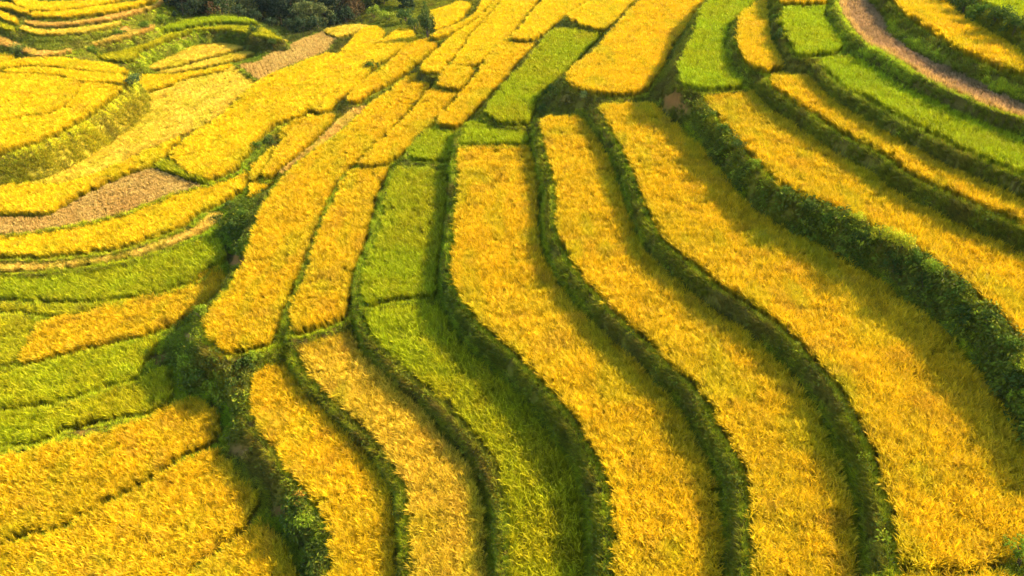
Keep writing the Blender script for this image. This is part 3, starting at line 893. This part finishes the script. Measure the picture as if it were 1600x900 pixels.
cnt = rng.poisson(np.minimum(area / sp ** 2 * (1.15 + 0.5 * bund[rr * NX + cc]), 7))
idx = np.repeat(np.arange(len(rr)), cnt)
u, v = rng.random((len(idx), 1)), rng.random((len(idx), 1))
gp = (P00[idx] * (1 - u) + P01[idx] * u) * (1 - v) + (P10[idx] * (1 - u) + P11[idx] * u) * v
gn = nrm[idx]
q = to_px(gp)
bw, _ = bareness(q)
keep = rng.random(len(gp)) > np.clip(bw * 1.5, 0, 0.93)
# nothing grows in the wooded hollow but undergrowth; keep clear of the rice itself
for i, f in enumerate(F):
    k = np.nonzero(keep & (gp[:, 0] > f['box'][0][0]) & (gp[:, 0] < f['box'][1][0]) & (gp[:, 1] > f['box'][0][1]) & (gp[:, 1] < f['box'][1][1]))[0]
    if len(k):
        ins, d = poly_dist(gp[k, :2], f['poly'])
        ins &= np.abs(gp[k, 2] - f['soil']) < 0.15
        keep[k[ins]] = False
on_b = bund[rr[idx] * NX + cc[idx]]
cut = (noise2(gp[:, 0] + 11, gp[:, 1] + 3, 0.9) * 0.7 + noise2(gp[:, 0], gp[:, 1] + 60, 0.3) * 0.3 > 0.70) & (gn[:, 2] < 0.93) & ~on_b & ~((q[:, 0] < 440) & (q[:, 1] < 330))
keep &= ~(cut & (rng.random(len(gp)) < 0.85))
gp, gn, q, idx = gp[keep], gn[keep], q[keep], idx[keep]
n = len(gp)
col = zone_colour(q)
pt = noise2(gp[:, 0], gp[:, 1], 1.2)[:, None]
pt2 = noise2(gp[:, 0] + 40, gp[:, 1], 0.5)[:, None]
col = col * (0.70 + 0.55 * pt + 0.35 * pt2) * (0.75 + 0.5 * rng.random((n, 1)))
dry = np.clip((noise2(gp[:, 0] + 77, gp[:, 1] + 5, 1.7) - 0.62) * 3, 0, 0.6)[:, None]
dry[bund[rr[idx] * NX + cc[idx]]] *= 0.35
col = col * (1 - dry) + np.array((0.24, 0.18, 0.03)) * dry
lx = gn[:, 0] * 0.75 + rng.normal(0, 0.15, n)
ly = gn[:, 1] * 0.75 + rng.normal(0, 0.15, n)
cls = width_class(sp[idx])
w = np.clip(sp[idx] / CLASS_STEP[cls], 0.85, 1.25)
steep = 1 - np.clip(gn[:, 2], 0, 1)
hz = (0.62 + 0.7 * noise2(gp[:, 0], gp[:, 1], 0.8) * (0.5 + steep))
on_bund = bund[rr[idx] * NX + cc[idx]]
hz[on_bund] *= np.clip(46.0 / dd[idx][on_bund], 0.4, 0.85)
col[on_bund] = col[on_bund] * 1.5 + np.array((0.17, 0.23, 0.0))  # rim grass brightened to stand in for sunlight on the bund crest
far_left = (q[:, 0] < 440) & (q[:, 1] < 330)
gully = (q[:, 0] < 560) & ~far_left & (q[:, 1] > 300)
wood = (q[:, 1] < 60) & (q[:, 0] > 260) & (q[:, 0] < 670)
gully &= ~wood; far_left &= ~wood
rest = ~(far_left | gully | wood)
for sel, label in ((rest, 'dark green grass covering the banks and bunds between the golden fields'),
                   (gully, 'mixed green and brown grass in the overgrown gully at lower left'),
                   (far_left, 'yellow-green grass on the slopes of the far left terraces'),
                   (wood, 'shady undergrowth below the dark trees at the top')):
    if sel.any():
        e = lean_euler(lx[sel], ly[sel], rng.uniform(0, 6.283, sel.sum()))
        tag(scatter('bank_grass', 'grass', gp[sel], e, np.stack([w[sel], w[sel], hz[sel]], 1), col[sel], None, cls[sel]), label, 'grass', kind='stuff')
print('grass tufts:', n)
def in_poly(q_, pts):
    return poly_dist(q_, np.array(pts, float))[0]
tall_bank = in_poly(q, [(1050,165),(1100,145),(1200,262),(1400,370),(1600,520),(1640,560),(1640,720),(1600,690),(1450,490),(1250,370),(1150,300)]) & ~on_bund
gul = (in_poly(q, [(300,470),(340,540),(430,560),(400,600),(400,680),(520,840),(520,900),(460,900),(400,780),(345,690),(350,640),(270,620),(240,560)])
       | in_poly(q, [(350,300),(430,310),(380,420),(340,440),(345,360)]) | in_poly(q, [(840,140),(890,125),(940,165),(940,230),(900,180),(850,180)])) & ~on_bund
share = np.where(tall_bank, 0.32, np.where(gul, 0.20, np.where(on_bund | ((q[:, 0] < 440) & (q[:, 1] < 330)), 0.015, 0.07)))
clump_ = np.clip(noise2(gp[:, 0] + 23, gp[:, 1], 1.1) * 2.4 - 0.6, 0.1, 1.5)
wd = rng.random(n) < share * clump_
leafy = np.array((0.10, 0.14, 0.006)) * (0.4 + 0.9 * rng.random((n, 1))) + 0.16 * col
yellowish_ = (rng.random(n) < 0.10)[:, None]  # random weeds are brighter and yellower
leafy = np.where(yellowish_, leafy * 1.7 + np.array((0.09, 0.07, 0)), leafy)
for sel, label in ((wd & tall_bank, 'tangled leafy weeds covering the tall bank on the right'),
                   (wd & gul, 'leafy weeds filling the overgrown gully and the shaded corner'),
                   (wd & ~tall_bank & ~gul, 'scattered broad-leaved weeds among the bank grass')):
    e = lean_euler(lx[sel] * 0.6, ly[sel] * 0.6, rng.uniform(0, 6.283, sel.sum()))
    sz = (0.6 + 0.8 * rng.random(sel.sum())) * np.where((tall_bank | gul)[sel], 1.35, 0.8)
    tag(scatter('bank_weeds', 'weed', gp[sel], e, np.stack([sz, sz, sz], 1), leafy[sel], None, 0), label, 'weeds', kind='stuff')
print('weeds:', wd.sum())

# ------------------------------------------------------------------ shrubs and trees
def leaves_mesh(name, blobs, count, leaf, up_bias=0.4):
    """Many small leaf faces through the volume of a few uneven clumps."""
    v, fcs, upv, sh = [], [], [], []
    tot = sum(b[3] ** 2 for b in blobs)
    zmax = max(b[2] + b[3] for b in blobs)
    for bx, by, bz, br in blobs:
        m = int(count * br * br / tot)
        sub = [(np.array([bx, by, bz]) + br * 0.75 * np.array([math.sin(t_) * math.cos(a_), math.sin(t_) * math.sin(a_), math.cos(t_) * 0.8]), br * U(0.25, 0.5))
               for t_, a_ in [(U(0.1, 2.0), U(0, 6.283)) for _ in range(7)]]
        for _ in range(m):
            c0, r0 = random.choice(sub)
            d = np.array([random.gauss(0, 1) for _ in range(3)])
            d /= np.linalg.norm(d)
            p = c0 + d * r0 * U(0.55, 1.08)
            if p[2] < 0.02:
                continue
            nrm_ = d * 0.7 + np.array([random.gauss(0, .5), random.gauss(0, .5), up_bias + random.gauss(0, .4)])
            nrm_ /= np.linalg.norm(nrm_)
            t1 = np.cross(nrm_, [0.3, 0.2, 1.0]); t1 /= np.linalg.norm(t1)
            t2 = np.cross(nrm_, t1)
            a_ = U(0, 6.283)
            t1, t2 = t1 * math.cos(a_) + t2 * math.sin(a_), t2 * math.cos(a_) - t1 * math.sin(a_)
            l, w_ = leaf * U(0.7, 1.4), leaf * U(0.3, 0.5)
            k = len(v)
            v += [p - t1 * l * .5, p + t2 * w_ * .5 + nrm_ * leaf * .08, p + t1 * l * .5, p - t2 * w_ * .5 + nrm_ * leaf * .08]
            fcs.append((k, k + 1, k + 2, k + 3))
            g = U(0.65, 1.3)
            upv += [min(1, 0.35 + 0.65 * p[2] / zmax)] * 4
            sh += [(g * U(.85, 1.15), g, g * .9, 1)] * 4
    me = mesh(name, v, fcs)
    attr(me, 'up', 'FLOAT', upv)
    attr(me, 'blade', 'FLOAT_COLOR', sh)
    return me

def tube(v, fcs, pts, radii, sides=6):
    k0 = len(v)
    for j, (p, r_) in enumerate(zip(pts, radii)):
        p = np.array(p, float)
        d = np.array(pts[min(j + 1, len(pts) - 1)], float) - np.array(pts[max(j - 1, 0)], float)
        d /= np.linalg.norm(d) + 1e-9
        s1 = np.cross(d, [0.9, 0.1, 0.2]); s1 /= np.linalg.norm(s1) + 1e-9
        s2 = np.cross(d, s1)
        for s in range(sides):
            a_ = 2 * math.pi * s / sides
            v.append(p + r_ * (s1 * math.cos(a_) + s2 * math.sin(a_)))
        if j:
            for s in range(sides):
                b0, b1 = k0 + (j - 1) * sides, k0 + j * sides
                fcs.append((b0 + s, b0 + (s + 1) % sides, b1 + (s + 1) % sides, b1 + s))
    fcs.append(tuple(range(k0 + (len(pts) - 1) * sides, k0 + len(pts) * sides)))

def stem_mesh():
    v, fcs = [], []
    for _ in range(4):
        a_, l = U(0, 6.283), U(0.5, 0.8)
        tube(v, fcs, [(0.03 * math.cos(a_), 0.03 * math.sin(a_), -0.1), (0.12 * math.cos(a_), 0.12 * math.sin(a_), l * .5), (0.3 * math.cos(a_), 0.3 * math.sin(a_), l)], [0.03, 0.02, 0.008], 5)
    return mesh('stems', v, fcs)

SHRUB = []
for kx in range(5):
    blobs = [(U(-.35, .35), U(-.35, .35), U(0.25, 0.6), U(0.3, 0.55)) for _ in range(5)]
    SHRUB.append(leaves_mesh('foliage', blobs, 620, 0.13))
    SHRUB[-1].materials.append(M_LEAF)
STEMS = [stem_mesh() for _ in range(2)]
for s_ in STEMS: s_.materials.append(M_BARK)
def shrub(px, py, size, colour, label, tall=1.0):
    p = spot(px, py)
    o = bpy.data.objects.new('shrub', None)
    COL.objects.link(o)
    o.empty_display_size = 0.3
    o.location = p
    o.rotation_euler = (0, 0, U(0, 6.283))
    o.scale = (size, size, size * tall)
    tag(o, label, 'shrub', 'shrubs on the terrace banks')
    fo = link('foliage', random.choice(SHRUB), o)
    fo['tint'] = [float(t) for t in colour] + [1.0]
    link('stems', random.choice(STEMS), o)
    return o

DK, MID, BRT, YEL, PAL = (0.07, 0.12, 0.012), (0.12, 0.20, 0.012), (0.26, 0.36, 0.012), (0.55, 0.55, 0.015), (0.30, 0.36, 0.08)  # YEL is brightened to look sunlit on the shaded bank
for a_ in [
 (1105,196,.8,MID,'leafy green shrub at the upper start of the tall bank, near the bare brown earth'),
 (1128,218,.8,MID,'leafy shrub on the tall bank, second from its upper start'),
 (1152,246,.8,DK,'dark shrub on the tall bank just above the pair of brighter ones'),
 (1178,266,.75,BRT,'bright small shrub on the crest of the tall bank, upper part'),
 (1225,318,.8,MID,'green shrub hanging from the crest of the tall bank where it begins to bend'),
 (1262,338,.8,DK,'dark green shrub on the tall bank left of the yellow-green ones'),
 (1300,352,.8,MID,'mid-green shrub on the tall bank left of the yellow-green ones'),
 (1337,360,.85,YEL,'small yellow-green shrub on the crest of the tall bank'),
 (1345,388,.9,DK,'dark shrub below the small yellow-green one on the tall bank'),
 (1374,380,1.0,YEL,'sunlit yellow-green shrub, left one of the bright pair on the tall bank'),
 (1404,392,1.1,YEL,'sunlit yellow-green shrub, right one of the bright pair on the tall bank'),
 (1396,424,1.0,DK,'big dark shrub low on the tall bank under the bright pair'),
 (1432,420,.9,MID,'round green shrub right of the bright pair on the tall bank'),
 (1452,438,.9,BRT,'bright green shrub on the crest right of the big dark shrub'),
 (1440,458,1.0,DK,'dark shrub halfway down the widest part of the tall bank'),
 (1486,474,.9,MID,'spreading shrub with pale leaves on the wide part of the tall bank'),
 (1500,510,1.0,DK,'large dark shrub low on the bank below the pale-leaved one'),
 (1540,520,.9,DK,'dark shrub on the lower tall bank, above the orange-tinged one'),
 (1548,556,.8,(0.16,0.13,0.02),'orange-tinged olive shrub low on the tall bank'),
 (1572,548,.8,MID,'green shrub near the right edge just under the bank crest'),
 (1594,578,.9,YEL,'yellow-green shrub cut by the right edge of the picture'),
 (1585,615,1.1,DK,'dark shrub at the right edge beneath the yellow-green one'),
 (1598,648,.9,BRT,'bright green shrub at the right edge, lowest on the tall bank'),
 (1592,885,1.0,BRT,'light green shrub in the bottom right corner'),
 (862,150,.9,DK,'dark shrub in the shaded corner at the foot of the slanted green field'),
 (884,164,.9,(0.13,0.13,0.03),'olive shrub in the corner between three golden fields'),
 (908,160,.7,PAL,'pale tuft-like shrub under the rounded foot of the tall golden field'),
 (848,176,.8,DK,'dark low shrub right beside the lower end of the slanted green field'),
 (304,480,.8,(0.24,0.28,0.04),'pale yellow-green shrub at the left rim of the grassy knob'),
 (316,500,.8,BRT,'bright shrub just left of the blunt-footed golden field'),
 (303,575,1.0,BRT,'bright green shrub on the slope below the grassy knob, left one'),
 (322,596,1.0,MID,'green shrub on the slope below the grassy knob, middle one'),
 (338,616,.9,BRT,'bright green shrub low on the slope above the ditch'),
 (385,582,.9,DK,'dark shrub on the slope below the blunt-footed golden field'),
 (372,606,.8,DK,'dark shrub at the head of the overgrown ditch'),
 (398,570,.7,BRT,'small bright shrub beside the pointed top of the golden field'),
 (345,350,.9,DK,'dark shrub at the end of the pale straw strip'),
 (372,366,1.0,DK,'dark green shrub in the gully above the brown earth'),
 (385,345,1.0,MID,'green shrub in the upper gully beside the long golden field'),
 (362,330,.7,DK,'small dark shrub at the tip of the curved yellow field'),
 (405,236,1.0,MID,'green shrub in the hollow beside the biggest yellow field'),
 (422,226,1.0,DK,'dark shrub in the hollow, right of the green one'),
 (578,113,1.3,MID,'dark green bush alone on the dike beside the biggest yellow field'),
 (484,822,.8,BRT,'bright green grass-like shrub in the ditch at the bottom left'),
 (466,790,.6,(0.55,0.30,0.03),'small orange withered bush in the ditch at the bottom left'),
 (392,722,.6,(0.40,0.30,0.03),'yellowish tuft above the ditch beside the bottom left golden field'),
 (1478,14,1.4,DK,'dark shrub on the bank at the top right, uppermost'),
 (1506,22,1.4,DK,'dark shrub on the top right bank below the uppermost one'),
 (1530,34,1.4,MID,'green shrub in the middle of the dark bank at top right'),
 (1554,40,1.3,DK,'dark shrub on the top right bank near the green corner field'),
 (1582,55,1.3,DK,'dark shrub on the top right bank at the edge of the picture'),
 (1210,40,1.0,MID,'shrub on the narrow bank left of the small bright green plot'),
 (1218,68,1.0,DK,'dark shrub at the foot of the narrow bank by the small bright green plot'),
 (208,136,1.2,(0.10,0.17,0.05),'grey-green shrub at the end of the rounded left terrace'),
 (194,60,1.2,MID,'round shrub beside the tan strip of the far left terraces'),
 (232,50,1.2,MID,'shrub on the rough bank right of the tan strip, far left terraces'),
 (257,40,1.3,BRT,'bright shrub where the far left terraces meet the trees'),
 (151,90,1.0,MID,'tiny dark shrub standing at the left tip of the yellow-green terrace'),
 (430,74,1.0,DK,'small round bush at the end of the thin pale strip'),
 (36,86,1.4,(0.14,0.20,0.03),'low shrub under the lowest tan strip at the far left'),
 (400,57,1.3,DK,'dark bush at the right end of the arched valley field'),
]:
    shrub(*a_)

def tree(px, py, height, spread, colour, label, zbase=None, sink=0.15):
    p = spot(px, py)
    height *= 0.62
    o = bpy.data.objects.new('tree', None)
    COL.objects.link(o)
    o.location = p
    tag(o, label, 'tree', 'trees in the wooded hollow')
    v, fcs = [], []
    lean = U(-.6, .6)
    trunk = [(0, 0, -0.3), (lean * .2, 0.1, height * .25), (lean * .5, -0.1, height * .55), (lean, 0, height * .85)]
    tube(v, fcs, trunk, [height * .03, height * .022, height * .015, height * .006], 8)
    blobs = []
    for k in range(14):
        a_, zz = U(0, 6.283), U(0.02, 0.85)
        rr_ = spread * U(0.3, 0.65) * (1.05 - 0.5 * zz)
        tip = (lean * zz + rr_ * math.cos(a_), rr_ * math.sin(a_), height * (zz + 0.08))
        tube(v, fcs, [(lean * zz * .8, 0, height * zz * .8), ((tip[0] + lean * zz) / 2, tip[1] / 2, height * zz), tip], [height * .010, height * .007, height * .003], 5)
        blobs.append((tip[0], tip[1], tip[2], spread * U(0.26, 0.46)))
    blobs.append((lean, 0, height * .92, spread * .33))
    tm = mesh('trunk', v, fcs)
    link('trunk', tm, o, M_BARK)
    cr = leaves_mesh('crown', blobs, 3600, 0.30)
    cr.materials.append(M_LEAF)
    c = link('crown', cr, o)
    c['tint'] = [float(t) for t in colour] + [1.0]
TD, TM, TL, TR = (0.030, 0.055, 0.030), (0.05, 0.09, 0.03), (0.15, 0.18, 0.05), (0.16, 0.07, 0.03)
for a_ in [
 (286,25,5.0,3.2,TD,'dark tree at the left end of the wooded hollow'),
 (308,23,5.5,3.0,TR,'reddish brown tree near the left end of the wooded hollow'),
 (334,22,6.5,3.4,TM,'green tree right of the reddish one at the top edge'),
 (360,22,7.5,3.8,TL,'tree with sunlit hanging leaves above the thin green terrace'),
 (388,26,8.0,4.0,TM,'tree right of the one with sunlit hanging leaves'),
 (412,34,8.0,4.0,TD,'very dark tree behind the end of the yellow-green terrace'),
 (440,40,8.0,4.2,TD,'dark tree in the deepest part of the hollow'),
 (464,44,7.5,4.0,TD,'dark tree behind the light feathery one'),
 (486,47,4.6,3.0,TL,'light feathery tree standing in front of the dark wood'),
 (510,40,7.5,4.0,TD,'dark tree behind the orange tan ridge'),
 (532,36,7.0,3.8,TD,'dark tree next to the brownish one above the ridge'),
 (550,32,5.5,3.0,(0.15,0.09,0.04),'brownish tree above the pale cap of the ridge'),
 (575,18,4.4,2.8,TL,'green tree right of the brownish one at the top edge'),
 (600,8,4.4,2.8,TL,'green tree at the top edge above the hedge terraces'),
 (628,14,3.8,2.0,TM,'narrow dark tree at the top edge left of the pointed bush'),
]:
    tree(*a_)
UNDER = ['left end, below the reddish tree', 'below the reddish brown tree', 'below the green tree beside it', 'below the tree with sunlit hanging leaves', 'right of the sunlit hanging leaves', 'below the very dark tree', 'in the deepest part', 'left of the light feathery tree', 'at the foot of the light feathery tree', 'right of the light feathery tree', 'behind the orange tan ridge']
for k, (px_, py_) in enumerate([(298, 24), (322, 25), (347, 26), (374, 30), (400, 37), (424, 44), (452, 50), (474, 52), (498, 48), (522, 42), (542, 36)]):
    shrub(px_, py_, U(1.3, 1.8), (0.04, 0.075, 0.03), 'dark undergrowth bush in the wooded hollow, ' + UNDER[k], 1.2)
# hedges and the pointed bush right of the wood
for a_ in [(585,30,1.8,(0.24,0.32,0.02),'green hedge-like bush on the small terraces right of the wood'),
           (608,36,1.7,(0.30,0.38,0.02),'light green bush on the small terraces right of the wood'),
           (634,36,1.8,(0.06,0.12,0.02),'dark rounded bush left of the pointed one'),
           (650,48,1.6,(0.06,0.11,0.02),'low dark bush at the foot of the pointed one')]:
    shrub(*a_)
cone = leaves_mesh('foliage', [(0, 0, 0.25 + 0.26 * k, 0.62 - 0.115 * k) for k in range(5)], 1500, 0.11)
cone.materials.append(M_LEAF)
SHRUB[:] = [cone]
shrub(668, 60, 2.1, (0.09, 0.14, 0.02), 'pointed cone-shaped dark bush beside the bright yellow plot', 1.35)

# ------------------------------------------------------------------ thin warm morning haze over the valley
zlo, zhi = float(Zg.min()) - 1.0, max(float(CAM[2]), float(Zg.max())) + 3.0
X, Y0, Y1 = 940.0, -60.0, float(ys[-1]) + 20.0
hv = [(x, y, z) for z in (zlo, zhi) for x, y in ((-X, Y0), (X, Y0), (X, Y1), (-X, Y1))]
hm = mesh('haze', hv, [(3, 2, 1, 0), (4, 5, 6, 7), (0, 1, 5, 4), (1, 2, 6, 5), (2, 3, 7, 6), (3, 0, 4, 7)])
m, nt, out = new_mat('haze')
pv = N(nt, 'ShaderNodeVolumePrincipled')
pv.inputs['Color'].default_value = (0.72, 0.92, 1.0, 1)
pv.inputs['Density'].default_value = 0.00006
nt.links.new(pv.outputs[0], out.inputs['Volume'])
tag(link('haze', hm, None, m), 'thin bluish haze hanging over the terraces', 'haze', kind='stuff')
